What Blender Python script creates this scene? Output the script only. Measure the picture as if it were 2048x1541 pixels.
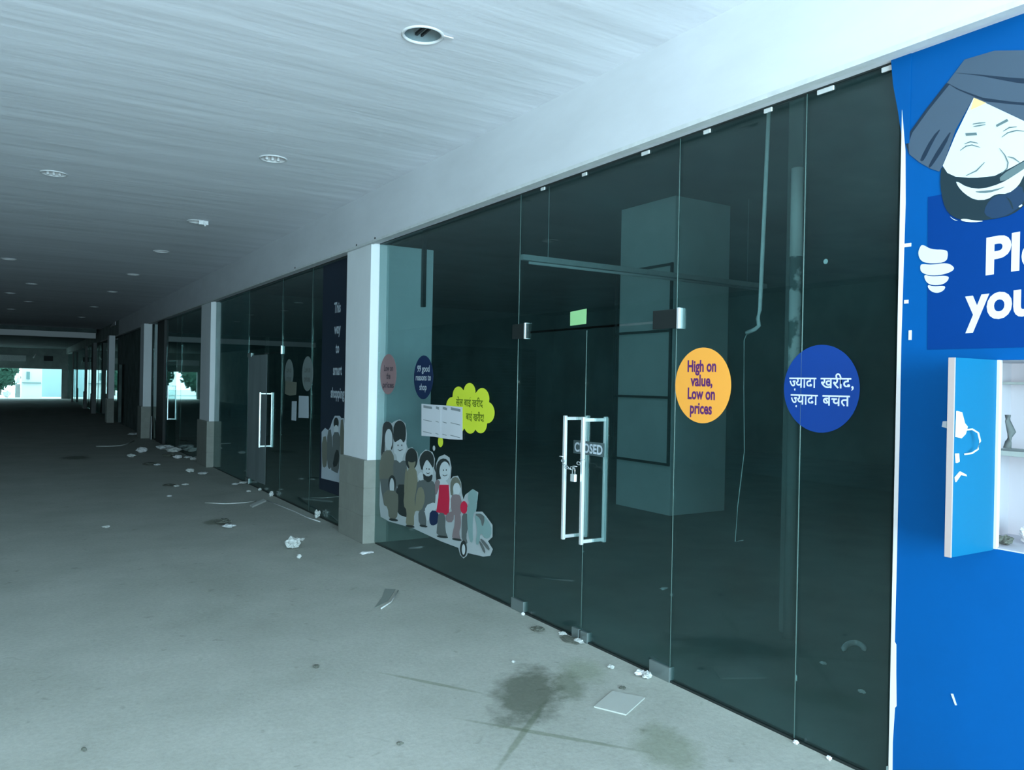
import bpy, bmesh, math, random
from mathutils import Vector, Matrix, noise
R = random.Random(7)
for o in list(bpy.data.objects): bpy.data.objects.remove(o)
SC = bpy.context.scene
COL = SC.collection

# ------------------------------------------------------------------ camera
FPX, CX, CY, EYE = 1590.0, 1024.0, 770.5, 1.70
Yc = Vector((27.5-CX, -(747.4-CY), -FPX)).normalized()      # corridor direction in camera axes
Zc = Vector((.018, 1, 0)); Zc = (Zc - Zc.dot(Yc)*Yc).normalized()
Xc = Yc.cross(Zc)
MC = Matrix((Xc, Yc, Zc))
ORG = Vector((0, 0, EYE))
cd = bpy.data.cameras.new('camera'); cam = bpy.data.objects.new('camera', cd); COL.objects.link(cam)
cd.sensor_width = 36; cd.lens = FPX/2048*36; cd.clip_start = .05; cd.clip_end = 300
cam.matrix_world = Matrix.Translation(ORG) @ MC.to_4x4()
SC.camera = cam
# ------------------------------------------------------------------ world, lights, exposure
SC.view_settings.view_transform = 'Standard'; SC.view_settings.look = 'None'
SC.view_settings.gamma = 1; SC.view_settings.use_curve_mapping = False
SC.view_settings.exposure = 0.0
w = bpy.data.worlds.new('sky'); SC.world = w; w.use_nodes = True
bg = w.node_tree.nodes['Background']; bg.inputs[0].default_value = (.50, .80, .88, 1); bg.inputs[1].default_value = 6.0
def light(name, typ, loc, energy, color, **k):
    l = bpy.data.lights.new(name, typ); l.energy = energy; l.color = color
    for a, b in k.items(): setattr(l, a, b)
    o = bpy.data.objects.new(name, l); COL.objects.link(o); o.location = loc
    return o
# the phone's flash beside the lens
light('phone_flash', 'POINT', (.03, -.01, 1.72), 220, (1.0, .97, .94), shadow_soft_size=.012)
# added soft fill, unseen behind the camera, carries light past the flash
fill = light('rear_fill_light', 'AREA', (-.6, -5.6, 1.9), 1640, (.60, .91, 1.03), shape='RECTANGLE', size=5.4, size_y=3.0)
fill.rotation_euler = (math.radians(90), 0, 0)

def ray(px, py): return MC @ Vector((px-CX, -(py-CY), -FPX))
def on(px, py, ax, v):
    r = ray(px, py); return ORG + r*((v-ORG[ax])/r[ax])

# ------------------------------------------------------------------ materials
def mat(name, col, rough=.6, metal=0., spec=.5, noise_amt=0., nscale=4., stretch=(1,1,1), bump=0., bscale=20., emit=None):
    m = bpy.data.materials.new(name); m.use_nodes = True; nt = m.node_tree; b = nt.nodes['Principled BSDF']
    b.inputs['Roughness'].default_value = rough; b.inputs['Metallic'].default_value = metal
    b.inputs['Specular IOR Level'].default_value = spec
    c = (*col, 1); b.inputs['Base Color'].default_value = c
    if noise_amt or bump:
        tc = nt.nodes.new('ShaderNodeTexCoord'); mp = nt.nodes.new('ShaderNodeMapping'); mp.inputs['Scale'].default_value = stretch
        nt.links.new(tc.outputs['Object'], mp.inputs[0])
    if noise_amt:
        n = nt.nodes.new('ShaderNodeTexNoise'); n.inputs['Scale'].default_value = nscale; n.inputs['Detail'].default_value = 6; n.inputs['Roughness'].default_value = .6
        nt.links.new(mp.outputs[0], n.inputs[0])
        rp = nt.nodes.new('ShaderNodeValToRGB'); rp.color_ramp.elements[0].position = .3; rp.color_ramp.elements[1].position = .7
        rp.color_ramp.elements[0].color = (*[x*(1-noise_amt) for x in col], 1)
        rp.color_ramp.elements[1].color = (*[min(1, x*(1+noise_amt*.6)) for x in col], 1)
        nt.links.new(n.outputs[0], rp.inputs[0]); nt.links.new(rp.outputs[0], b.inputs['Base Color'])
    if bump:
        n2 = nt.nodes.new('ShaderNodeTexNoise'); n2.inputs['Scale'].default_value = bscale; n2.inputs['Detail'].default_value = 5
        nt.links.new(mp.outputs[0], n2.inputs[0])
        bp = nt.nodes.new('ShaderNodeBump'); bp.inputs['Strength'].default_value = bump; bp.inputs['Distance'].default_value = .02
        nt.links.new(n2.outputs[0], bp.inputs['Height']); nt.links.new(bp.outputs[0], b.inputs['Normal'])
    if emit:
        b.inputs['Emission Color'].default_value = (*emit[0], 1); b.inputs['Emission Strength'].default_value = emit[1]
    return m

M = {}
M['ceil'] = mat('white_ceiling_paint', (.80, .81, .87), .85, 0, .2, .10, 1.3, (.30, 2.4, 1), .42, 2.2)
M['fascia'] = mat('fascia_plaster', (.62, .63, .67), .8, 0, .2, .06, 1.2, (1, 1, 3), .1, 6)
M['pillar'] = mat('pillar_plaster', (.74, .76, .79), .75, 0, .3, .05, 2, (1, 1, .4), .08, 10)
M['plinth'] = mat('plinth_tile', (.24, .25, .225), .55, 0, .4, .12, 6, (1, 1, 1), .1, 30)
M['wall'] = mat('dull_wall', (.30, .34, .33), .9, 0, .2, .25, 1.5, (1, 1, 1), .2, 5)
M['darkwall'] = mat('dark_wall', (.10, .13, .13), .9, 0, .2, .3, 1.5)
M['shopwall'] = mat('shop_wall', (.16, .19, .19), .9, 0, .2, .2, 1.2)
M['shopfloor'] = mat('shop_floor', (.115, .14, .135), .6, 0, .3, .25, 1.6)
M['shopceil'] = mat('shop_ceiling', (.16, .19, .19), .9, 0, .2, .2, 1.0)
M['column'] = mat('column_plaster', (.76, .88, .90), .85, 0, .2, .08, 2, (1, 1, 1), .1, 6)
M['steel'] = mat('brushed_steel', (.86, .90, .92), .32, .55)
M['fitting'] = mat('dull_fitting', (.22, .27, .27), .35, .6)
M['chrome'] = mat('polished_fitting', (.75, .80, .82), .2, .8)
M['darkmetal'] = mat('dark_metal', (.035, .045, .045), .4, .6)
M['black'] = mat('black_paint', (.012, .016, .018), .6)
M['white'] = mat('white_paint', (.66, .66, .68), .6)
M['offwhite'] = mat('off_white', (.58, .60, .61), .7, 0, .3, .12, 12)
M['paper'] = mat('paper', (.62, .63, .68), .8)
M['foam'] = mat('plaster_scrap', (.52, .54, .53), .85, 0, .2, .15, 14)
M['dirt'] = mat('dirt_scrap', (.12, .13, .11), .9, 0, .2, .3, 20)
M['print'] = mat('dark_print', (.22, .25, .27), .7)
M['blue'] = mat('blue_vinyl', (.0, .075, .27), .5, 0, .12, .06, 2, (1, 1, 1), .06, 3)
M['blue2'] = mat('dark_blue_vinyl', (.0, .034, .18), .5, 0, .12)
M['hatchblue'] = mat('hatch_door_blue', (.004, .12, .24), .5, 0, .15)
M['tan'] = mat('raw_board_edge', (.36, .29, .28), .8)
M['orange'] = mat('orange_sticker', (.90, .37, .055), .5)
M['purple'] = mat('purple_ink', (.10, .015, .12), .6)
M['sblue'] = mat('blue_sticker', (.0, .035, .22), .5)
M['navy'] = mat('navy_sticker', (.003, .018, .07), .5)
M['navyfilm'] = mat('navy_film', (.003, .012, .03), .5)
M['swhite'] = mat('white_ink', (.58, .62, .70), .6)
M['greyink'] = mat('faded_white_ink', (.42, .48, .54), .6)
M['pink'] = mat('pink_sticker', (.28, .17, .18), .7)
M['brownink'] = mat('brown_ink', (.07, .045, .06), .7)
M['lime'] = mat('lime_sticker', (.66, .74, .04), .6)
M['olive'] = mat('olive_ink', (.12, .18, .0), .7)
M['mint'] = mat('green_note', (.32, .62, .28), .6)
M['decalbase'] = mat('die_cut_white', (.40, .45, .47), .7)
M['dhair'] = mat('decal_black', (.015, .025, .025), .7)
M['dskin'] = mat('decal_pale', (.52, .58, .61), .7)
M['dskin2'] = mat('decal_tan', (.20, .20, .14), .7)
M['dolive'] = mat('decal_olive', (.14, .15, .12), .7)
M['dgrey'] = mat('decal_grey', (.10, .12, .12), .7)
M['dmauve'] = mat('decal_mauve', (.22, .17, .18), .7)
M['dred'] = mat('decal_red', (.55, .01, .05), .6)
M['dteal'] = mat('decal_teal', (.20, .32, .32), .7)
M['turban'] = mat('turban_grey', (.05, .08, .12), .5)
M['turbanline'] = mat('turban_fold', (.004, .018, .04), .5)
M['face'] = mat('poster_face_white', (.56, .61, .62), .5)
M['faceink'] = mat('poster_line', (.10, .15, .16), .5)
M['beard'] = mat('poster_beard', (.004, .02, .03), .5)
M['beard2'] = mat('poster_beard_blue', (.006, .03, .075), .5)
M['sand'] = mat('poster_sand', (.72, .50, .24), .5)
M['boards'] = mat('stained_boards', (.12, .16, .155), .9, 0, .2, .4, 2.2)
M['leaf'] = mat('foliage', (.02, .06, .04), .8, 0, .2, .4, 6)
M['ground'] = mat('outdoor_ground', (.55, .58, .56), .9, 0, .2, .1, 2)
M['kiosk'] = mat('kiosk_white', (.85, .88, .88), .6)
M['hatchwhite'] = mat('hatch_lining_paint', (.52, .52, .57), .7)
M['palewall'] = mat('pale_outdoor_wall', (.30, .42, .44), .8)
M['silicone'] = mat('joint_seal', (.10, .16, .15), .22)
M['wire'] = mat('pale_wire', (.45, .50, .50), .5)
M['film'] = mat('frosted_film', (.17, .21, .22), .6, 0, .4, .25, 3, (1, 1, .2))

def glass(name, tint, dust, dustcol=(.11, .28, .29), nscale=3.):
    m = bpy.data.materials.new(name); m.use_nodes = True; nt = m.node_tree; nt.nodes.clear()
    out = nt.nodes.new('ShaderNodeOutputMaterial'); tr = nt.nodes.new('ShaderNodeBsdfTransparent'); tr.inputs[0].default_value = (*tint, 1)
    gl = nt.nodes.new('ShaderNodeBsdfGlossy'); gl.inputs['Roughness'].default_value = .012; gl.inputs[0].default_value = (.9, 1, .98, 1)
    df = nt.nodes.new('ShaderNodeBsdfDiffuse'); df.inputs[0].default_value = (*dustcol, 1)
    fr = nt.nodes.new('ShaderNodeFresnel'); fr.inputs[0].default_value = 1.5
    ge = nt.nodes.new('ShaderNodeNewGeometry'); io = nt.nodes.new('ShaderNodeMapRange'); io.inputs[3].default_value = 1.5; io.inputs[4].default_value = 1/1.5
    nt.links.new(ge.outputs['Backfacing'], io.inputs[0]); nt.links.new(io.outputs[0], fr.inputs[0])
    m1 = nt.nodes.new('ShaderNodeMixShader'); m2 = nt.nodes.new('ShaderNodeMixShader')
    tc = nt.nodes.new('ShaderNodeTexCoord'); n = nt.nodes.new('ShaderNodeTexNoise'); n.inputs['Scale'].default_value = nscale; n.inputs['Detail'].default_value = 7; n.inputs['Roughness'].default_value = .65
    mr = nt.nodes.new('ShaderNodeMapRange'); mr.inputs[1].default_value = .3; mr.inputs[2].default_value = .75; mr.inputs[3].default_value = dust*.55; mr.inputs[4].default_value = dust*1.6
    L = nt.links.new
    L(tc.outputs['Object'], n.inputs[0]); L(n.outputs[0], mr.inputs[0]); L(mr.outputs[0], m2.inputs[0])
    L(fr.outputs[0], m1.inputs[0]); L(tr.outputs[0], m1.inputs[1]); L(gl.outputs[0], m1.inputs[2])
    L(m1.outputs[0], m2.inputs[1]); L(df.outputs[0], m2.inputs[2]); L(m2.outputs[0], out.inputs[0])
    return m
M['glass'] = glass('tinted_glass', (.70, .82, .82), .022)
M['glassdusty'] = glass('dusty_tinted_glass', (.62, .72, .71), .16)

# floor: dusty terrazzo with grime, a dark damp patch and scuffs
def floor_mat():
    m = bpy.data.materials.new('dusty_corridor_floor'); m.use_nodes = True; nt = m.node_tree; b = nt.nodes['Principled BSDF']; L = nt.links.new
    b.inputs['Roughness'].default_value = .75; b.inputs['Specular IOR Level'].default_value = .25
    tc = nt.nodes.new('ShaderNodeTexCoord')
    def nz(scale, detail=6, rough=.6, dist=0., stretch=None):
        n = nt.nodes.new('ShaderNodeTexNoise'); n.inputs['Scale'].default_value = scale; n.inputs['Detail'].default_value = detail
        n.inputs['Roughness'].default_value = rough; n.inputs['Distortion'].default_value = dist
        src = tc.outputs['Object']
        if stretch:
            mp = nt.nodes.new('ShaderNodeMapping'); mp.inputs['Scale'].default_value = stretch; L(src, mp.inputs[0]); src = mp.outputs[0]
        L(src, n.inputs[0]); return n
    def ramp(src, p0, c0, p1, c1):
        r = nt.nodes.new('ShaderNodeValToRGB'); e = r.color_ramp.elements; e[0].position = p0; e[0].color = (*c0, 1); e[1].position = p1; e[1].color = (*c1, 1)
        L(src, r.inputs[0]); return r.outputs[0]
    def mul(a, c):
        x = nt.nodes.new('ShaderNodeMix'); x.data_type = 'RGBA'; x.blend_type = 'MULTIPLY'; x.inputs[0].default_value = 1
        L(a, x.inputs[6]); L(c, x.inputs[7]); return x.outputs[2]
    base = ramp(nz(1.1, 8, .65).outputs[0], .32, (.345, .365, .325), .68, (.44, .455, .415))
    fine = ramp(nz(38, 4, .7).outputs[0], .28, (.84, .84, .84), .62, (1, 1, 1))
    spots = ramp(nz(9, 3, .5, .6).outputs[0], .25, (.78, .79, .77), .34, (1, 1, 1))
    c = mul(mul(base, fine), spots)
    # damp patches: (x, y, rx, ry, darkness)
    for (x, y, rx, ry, ang, dk) in ((2.40, 3.62, .20, .46, -38, .42), (2.68, 3.62, .11, .24, -30, .62), (2.62, 2.75, .16, .30, -30, .75),
                                    (2.0, 9.75, .10, .22, -20, .6), (1.10, 18.5, .30, .45, 0, .5), (2.25, 5.4, .0, .0, 0, 1), (2.9, 3.75, .13, .22, -20, .8)):
        if rx == 0: continue
        mp = nt.nodes.new('ShaderNodeMapping'); mp.vector_type = 'TEXTURE'; mp.inputs['Location'].default_value = (x, y, 0)
        mp.inputs['Rotation'].default_value = (0, 0, math.radians(ang)); mp.inputs['Scale'].default_value = (rx, ry, 1)
        L(tc.outputs['Object'], mp.inputs[0])
        ln = nt.nodes.new('ShaderNodeVectorMath'); ln.operation = 'LENGTH'; L(mp.outputs[0], ln.inputs[0])
        ad = nt.nodes.new('ShaderNodeMath'); ad.operation = 'MULTIPLY_ADD'; ad.inputs[1].default_value = 1.5; L(nz(7, 7, .7).outputs[0], ad.inputs[0]); L(ln.outputs['Value'], ad.inputs[2])
        c = mul(c, ramp(ad.outputs[0], min(1, .0), (0, 0, 0), 1, (1, 1, 1)) if False else rampd(nt, L, ad.outputs[0], dk))
    # two long scuffs crossing each other
    for (x, y, ang, ln_) in ((2.22, 3.15, 38, .42), (2.12, 3.22, -50, .40), (2.02, 4.02, 33, .3)):
        mp = nt.nodes.new('ShaderNodeMapping'); mp.vector_type = 'TEXTURE'; mp.inputs['Location'].default_value = (x, y, 0)
        mp.inputs['Rotation'].default_value = (0, 0, math.radians(ang)); mp.inputs['Scale'].default_value = (.018, ln_, 1)
        L(tc.outputs['Object'], mp.inputs[0])
        ln = nt.nodes.new('ShaderNodeVectorMath'); ln.operation = 'LENGTH'; L(mp.outputs[0], ln.inputs[0])
        ad = nt.nodes.new('ShaderNodeMath'); ad.operation = 'MULTIPLY_ADD'; ad.inputs[1].default_value = 1.2; L(nz(5, 5, .7).outputs[0], ad.inputs[0]); L(ln.outputs['Value'], ad.inputs[2])
        c = mul(c, rampd(nt, L, ad.outputs[0], .72))
    L(c, b.inputs['Base Color'])
    bp = nt.nodes.new('ShaderNodeBump'); bp.inputs['Strength'].default_value = .35; bp.inputs['Distance'].default_value = .01
    L(nz(16, 8, .7).outputs[0], bp.inputs['Height']); L(bp.outputs[0], b.inputs['Normal'])
    return m
def rampd(nt, L, src, dk):
    mr = nt.nodes.new('ShaderNodeMapRange'); mr.inputs[1].default_value = 1.3; mr.inputs[2].default_value = 1.85
    mr.inputs[3].default_value = 0; mr.inputs[4].default_value = 1; L(src, mr.inputs[0])
    r = nt.nodes.new('ShaderNodeValToRGB'); e = r.color_ramp.elements; e[0].color = (dk*.95, dk, dk*.90, 1); e[1].color = (1, 1, 1, 1)
    L(mr.outputs[0], r.inputs[0]); return r.outputs[0]
M['floor'] = floor_mat()

# ------------------------------------------------------------------ mesh helpers
class MB:
    def __init__(s): s.bm = bmesh.new()
    def box(s, x0, x1, y0, y1, z0, z1, bev=0):
        r = bmesh.ops.create_cube(s.bm, size=1)
        for v in r['verts']:
            v.co = Vector(((x0+x1)/2+v.co.x*(x1-x0), (y0+y1)/2+v.co.y*(y1-y0), (z0+z1)/2+v.co.z*(z1-z0)))
        if bev:
            es = list({e for v in r['verts'] for e in v.link_edges})
            bmesh.ops.bevel(s.bm, geom=es, offset=bev, segments=2, affect='EDGES', profile=.6)
        return s
    def tube(s, pts, r, n=8, caps=True):
        pts = [Vector(p) for p in pts]; rings = []
        for i, p in enumerate(pts):
            t = (pts[min(i+1, len(pts)-1)] - pts[max(i-1, 0)]).normalized()
            a = t.cross(Vector((0, 0, 1)))
            if a.length < .05: a = t.cross(Vector((1, 0, 0)))
            a.normalize(); b = t.cross(a)
            rr = r[i] if isinstance(r, (list, tuple)) else r
            rings.append([s.bm.verts.new(p + rr*(math.cos(2*math.pi*k/n)*a + math.sin(2*math.pi*k/n)*b)) for k in range(n)])
        for A, B in zip(rings, rings[1:]):
            for k in range(n): s.bm.faces.new((A[k], A[(k+1) % n], B[(k+1) % n], B[k]))
        if caps:
            s.bm.faces.new(rings[0][::-1]); s.bm.faces.new(rings[-1])
        return s
    def poly(s, pts):
        vs = [s.bm.verts.new(p) for p in pts]; s.bm.faces.new(vs); return s
    def prism(s, pts, off):
        off = Vector(off); A = [s.bm.verts.new(p) for p in pts]; B = [s.bm.verts.new(Vector(p)+off) for p in pts]; n = len(A)
        s.bm.faces.new(A); s.bm.faces.new(B[::-1])
        for k in range(n): s.bm.faces.new((A[k], B[k], B[(k+1) % n], A[(k+1) % n]))
        return s
    def build(s, name, m, parent=None, smooth=False):
        bmesh.ops.recalc_face_normals(s.bm, faces=s.bm.faces)
        me = bpy.data.meshes.new(name); s.bm.to_mesh(me); s.bm.free()
        me.materials.append(M[m] if isinstance(m, str) else m)
        if smooth:
            for p in me.polygons: p.use_smooth = True
        o = bpy.data.objects.new(name, me); COL.objects.link(o)
        if parent: o.parent = parent; o.matrix_parent_inverse = parent.matrix_world.inverted()
        return o
def tag(o, label=None, cat=None, group=None, kind=None):
    if label: o['label'] = label
    if cat: o['category'] = cat
    if group: o['group'] = group
    if kind: o['kind'] = kind
    return o
def empty(name, loc, label=None, cat=None, group=None, kind=None):
    o = bpy.data.objects.new(name, None); COL.objects.link(o); o.location = loc; o.matrix_world = Matrix.Translation(loc)
    o.empty_display_size = .1
    return tag(o, label, cat, group, kind)
def struct(o): o['kind'] = 'structure'; return o

W = 3.22          # outer face of the storefront glass
FX = 3.10         # face of the fascia
ZT, ZC = 3.13, 3.65

# ------------------------------------------------------------------ structure
fl = struct(MB().box(-6, W+.0, -6, 64, -.2, 0).build('floor', 'floor'))
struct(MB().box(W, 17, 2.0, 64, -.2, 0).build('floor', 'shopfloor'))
# corridor ceiling with real round cut-outs
holes_a = [4.08, 7.12, 10.56, 13.43, 16.85, 20.66, 25.6, 30.54]
holes = [(1.92, y) for y in holes_a] + [(.27, 8.92), (-.10, 16.05), (.30, 20.14), (-.10, 22.82), (.37, 25.10), (-.09, 28.51)]
HS = .15
xb = sorted({-6, FX, *[round(x+s, 4) for x, y in [(1.92, 0), (.30, 0), (-.10, 0)] for s in (-HS, HS)]})
hol = [(1.92 if x > 1 else (.30 if x > 0 else -.10), y) for x, y in holes]
mb = MB(); BM = mb.bm
colsx = {1.92, .30, -.10}
for i in range(len(xb)-1):
    xa, xz = xb[i], xb[i+1]; xm = (xa+xz)/2
    cx = next((c for c in colsx if abs(xm-c) < .01), None)
    ys = sorted([y for x, y in hol if cx is not None and abs(x-cx) < .01]); cur = -6
    for y in ys:
        mb.poly([(xa, cur, ZC), (xz, cur, ZC), (xz, y-HS, ZC), (xa, y-HS, ZC)])
        N = 32; ri = .105; inner = []; outer = []
        for k in range(N):
            a = 2*math.pi*(k+.5)/N; c_, s_ = math.cos(a), math.sin(a)
            inner.append(BM.verts.new((cx+ri*c_, y+ri*s_, ZC)))
            q = HS/max(abs(c_), abs(s_)); outer.append(BM.verts.new((cx+q*c_, y+q*s_, ZC)))
        for k in range(N):
            BM.faces.new((inner[k], inner[(k+1) % N], outer[(k+1) % N], outer[k]))
        for sx in (-1, 1):
            for sy in (-1, 1):
                # corner triangles
                cand = [o_ for o_ in outer if (o_.co.x-cx)*sx > HS*.8 and (o_.co.y-y)*sy > HS*.8]
                cand.sort(key=lambda v: abs(abs(v.co.x-cx)-HS))
                if len(cand) >= 2:
                    BM.faces.new((cand[0], cand[-1], BM.verts.new((cx+sx*HS, y+sy*HS, ZC))))
        cur = y+HS
    mb.poly([(xa, cur, ZC), (xz, cur, ZC), (xz, 38, ZC), (xa, 38, ZC)])
struct(mb.build('ceiling', 'ceil'))
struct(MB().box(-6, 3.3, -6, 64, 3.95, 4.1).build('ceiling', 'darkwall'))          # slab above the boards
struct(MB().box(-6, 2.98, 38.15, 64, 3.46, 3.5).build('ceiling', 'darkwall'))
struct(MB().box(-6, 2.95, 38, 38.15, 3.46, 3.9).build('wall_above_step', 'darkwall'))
tag(MB().box(-6, 2.92, 37.93, 38.15, 3.25, 3.48).build('ceiling_beam', 'white'), 'long pale beam edge crossing the corridor ceiling far away', 'beam')
# fascia
struct(MB().box(FX, W+.015, 2.0, 31, ZT, 3.95).box(FX, 3.45, -6, 2.0, ZT, 3.95).build('wall_right', 'fascia'))
struct(MB().box(FX, W+.015, 31, 64, ZT, 3.95).build('wall_right_far', 'wall'))  # same fascia farther off, its dimming painted in by a darker material
struct(MB().box(FX-.004, FX+.05, -2, 38, ZT-.012, ZT+.012, ).build('trim_1', 'offwhite'))
struct(MB().box(-6.2, -6, -6, 64, 0, 4.1).build('wall_left', 'wall'))
struct(MB().box(-6.2, 17, -6.2, -6, 0, 4.1).build('wall_behind', 'wall'))
# far end wall with a broad opening
struct(MB().box(-6, 17, 64, 64.3, 2.06, 4.2).box(2.85, 17, 64, 64.3, 0, 2.06).box(-6, -5.4, 64, 64.3, 0, 2.06).build('wall_end', 'wall'))
# shop interior
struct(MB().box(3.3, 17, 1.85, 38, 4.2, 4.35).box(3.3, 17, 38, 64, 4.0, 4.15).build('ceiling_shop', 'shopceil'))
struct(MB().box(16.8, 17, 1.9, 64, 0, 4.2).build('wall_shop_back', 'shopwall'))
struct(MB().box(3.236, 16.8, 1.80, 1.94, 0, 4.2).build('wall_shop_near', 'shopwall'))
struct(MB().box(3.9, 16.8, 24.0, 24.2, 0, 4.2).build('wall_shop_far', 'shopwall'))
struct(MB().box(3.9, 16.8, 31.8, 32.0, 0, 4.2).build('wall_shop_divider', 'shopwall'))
# bay four is boarded, with a dark doorway
struct(MB().box(3.22, 3.32, 24.3, 30.2, 0, 3.12).box(3.22, 3.32, 31.9, 32.3, 0, 3.12).box(3.22, 3.32, 30.2, 31.9, 2.1, 3.12).build('wall_boarded_bay', 'boards'))

# ------------------------------------------------------------------ pillars
def pillar(y0, ln, face, label, xin=3.85, m='pillar', mp='plinth'):
    p = empty('pillar', ((face+xin)/2, y0+ln/2, 0), label, 'pillar', 'pillars between the shop bays')
    MB().box(face, xin, y0, y0+ln, .86, ZT if face >= FX else ZT, .004).build('shaft', m, p)
    mb = MB()
    for k in range(3):
        mb.box(face-.04, xin+.001, y0-.015, y0+ln+.015, .004+k*.289, .286+k*.289, .003)
    mb.box(face-.036, xin, y0-.010, y0+ln+.010, 0, .868)
    mb.build('plinth', mp, p)
    return p
pillar(7.80, .70, 3.13, 'nearest pale pillar with tiled base, left of the family sticker')
M['pillar_falloff'] = mat('far_pillar_falloff_grey', (.20, .21, .21), .9, 0, .2, .2, 3)  # darker copy for the far pillars, light fall-off put into the colour
pillar(15.72, .90, 3.13, 'second pale pillar from the camera, beside the dusty glass', xin=3.32)
pillar(23.65, .70, 2.985, 'third pillar down the corridor, with a board leaning at its foot', xin=3.19)
pillar(31.80, .60, 2.88, 'fourth pillar down the corridor, beyond the dark doorway', xin=3.07)
pillar(39.6, .60, 2.96, 'fifth pillar down the corridor, dim and narrow', xin=3.10, m='pillar_falloff', mp='pillar_falloff')
pillar(45.0, .40, 3.02, 'sixth pillar, dim, near the bright far opening', xin=3.12, m='pillar_falloff', mp='pillar_falloff')
pillar(56.0, .40, 3.08, 'farthest pillar, against the bright far opening', xin=3.14, m='pillar_falloff', mp='pillar_falloff')

# ------------------------------------------------------------------ storefront glass
nw = [0]
def pane(y0, y1, z0=.012, z1=ZT, m='glass', name=None):
    nw[0] += 1
    return struct(MB().box(W, W+.012, y0+.002, y1-.002, z0, z1).build(name or 'window_%d' % nw[0], m))
def seal(y, z0=.01, z1=ZT, label=None):
    o = MB().tube([(W+.001, y, z0), (W+.001, y, z1)], .003, 8).build('trim_seal', 'silicone', smooth=True); o.name = 'trim_2'
    return struct(o)
pane(2.03, 2.51); pane(2.51, 3.37); pane(3.37, 5.06, 2.085); pane(5.06, 7.785)
for y in (2.51, 3.37, 5.06): seal(y)
seal(4.215, .08, 2.06)
pane(8.515, 9.97); pane(9.97, 11.30); pane(11.30, 13.20, 2.085); pane(13.20, 15.70, m='glassdusty')
for y in (9.97, 11.30, 13.2): seal(y)
pane(16.65, 19.3); pane(19.3, 21.4); pane(22.6, 23.62); seal(19.3)
pane(32.4, 36); pane(36, 39.96); pane(40.3, 45.0); pane(45.4, 50.9); pane(50.9, 55.96); pane(56.44, 63.9)
# slim dark channel under the glass
struct(MB().box(W-.006, W+.03, 2.03, 7.75, 0, .012).box(W-.006, W+.03, 8.53, 15.7, 0, .012).box(W-.006, W+.03, 16.65, 23.6, 0, .012).build('trim_3', 'darkmetal'))
for a, b in ((2.03, 7.78), (8.52, 15.7)):
    struct(MB().box(W-.004, W+.02, a, b, ZT-.008, ZT).build('trim_4', 'darkmetal'))

def handle(yc, parent, z0=.66, z1=1.49, name='handle'):
    h = empty(name, (W, yc, z0), None); h.parent = parent; h.matrix_parent_inverse = parent.matrix_world.inverted()
    mb = MB()
    for s, xx in ((-1, W-.085), (1, W+.10)):
        mb.box(xx-.011, xx+.011, yc-.012, yc+.012, z0, z1, .004)
        for z in (z0+.02, z1-.02):
            mb.box(min(xx, W), max(xx, W), yc-.010, yc+.010, z-.011, z+.011, .003)
    bpy.data.objects.remove(h)
    return mb.build(name, 'steel', parent)
def patch(parent, y0, y1, z0, z1, out=.014):
    return MB().box(W-out, W+.026, y0, y1, z0, z1, .003).build('patch_fitting', 'fitting', parent)
def door(y0, y1, hy, hinge_y, m='glass', two=True):
    d = struct(MB().box(W, W+.012, y0+.003, y1-.003, .012, 2.07).build('door_%d' % (1+len([o for o in bpy.data.objects if o.name.startswith('door_')])), m))
    if hy: handle(hy, d)
    return d
dA = door(3.375, 4.212, 4.12, 3.37)
dB = door(4.218, 5.055, 4.32, 5.06)
patch(dA, 3.36, 3.53, .0, .085); patch(dB, 4.90, 5.07, .0, .085)
patch(dA, 4.13, 4.205, .0, .07); patch(dB, 4.225, 4.30, .0, .07)
def corner_fitting(ya, yb, y_edge, label, parent):
    # dark glass-clamp body with a bright end plate
    b = MB().box(W-.012, W+.024, min(ya, yb), max(ya, yb), 2.035, 2.145, .003).build('patch_fitting', 'darkmetal', parent)
    MB().box(W-.018, W+.03, y_edge-.009, y_edge+.009, 2.03, 2.15, .003).build('end_plate', 'steel', b)
corner_fitting(3.34, 3.56, 3.345, '', dA)
corner_fitting(4.93, 5.13, 4.95, '', dB)
# second bay: one door leaf with frosted film
dC = door(11.31, 13.19, 12.10, 13.2)
MB().box(W-.002, W, 12.06, 13.17, .10, 2.06).build('frosted_film', 'film', dC)
patch(dC, 13.0, 13.2, .0, .09); patch(dC, 12.98, 13.21, 2.04, 2.10)
MB().box(W-.012, W+.02, 11.30, 11.325, 2.05, 2.17, .003).build('end_plate', 'steel', dC)
dD = door(19.9, 21.35, 20.5, 21)
# dark post in the third bay
tag(MB().box(3.17, 3.30, 21.45, 22.55, 0, 3.12, .005).build('door_post', 'black'), 'wide black post standing in the third glazed bay', 'post')

# chain and closed sign on the main door
sg = MB()
sgn = empty('closed_sign', (W-.004, 4.16, 1.22), 'small clear sign reading CLOSED between the double door handles', 'sign')
MB().box(W-.0025, W-.0015, 4.005, 4.335, 1.235, 1.325).build('sign_backing', mat('sign_smoke', (.05, .08, .085), .5), sgn)

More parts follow.
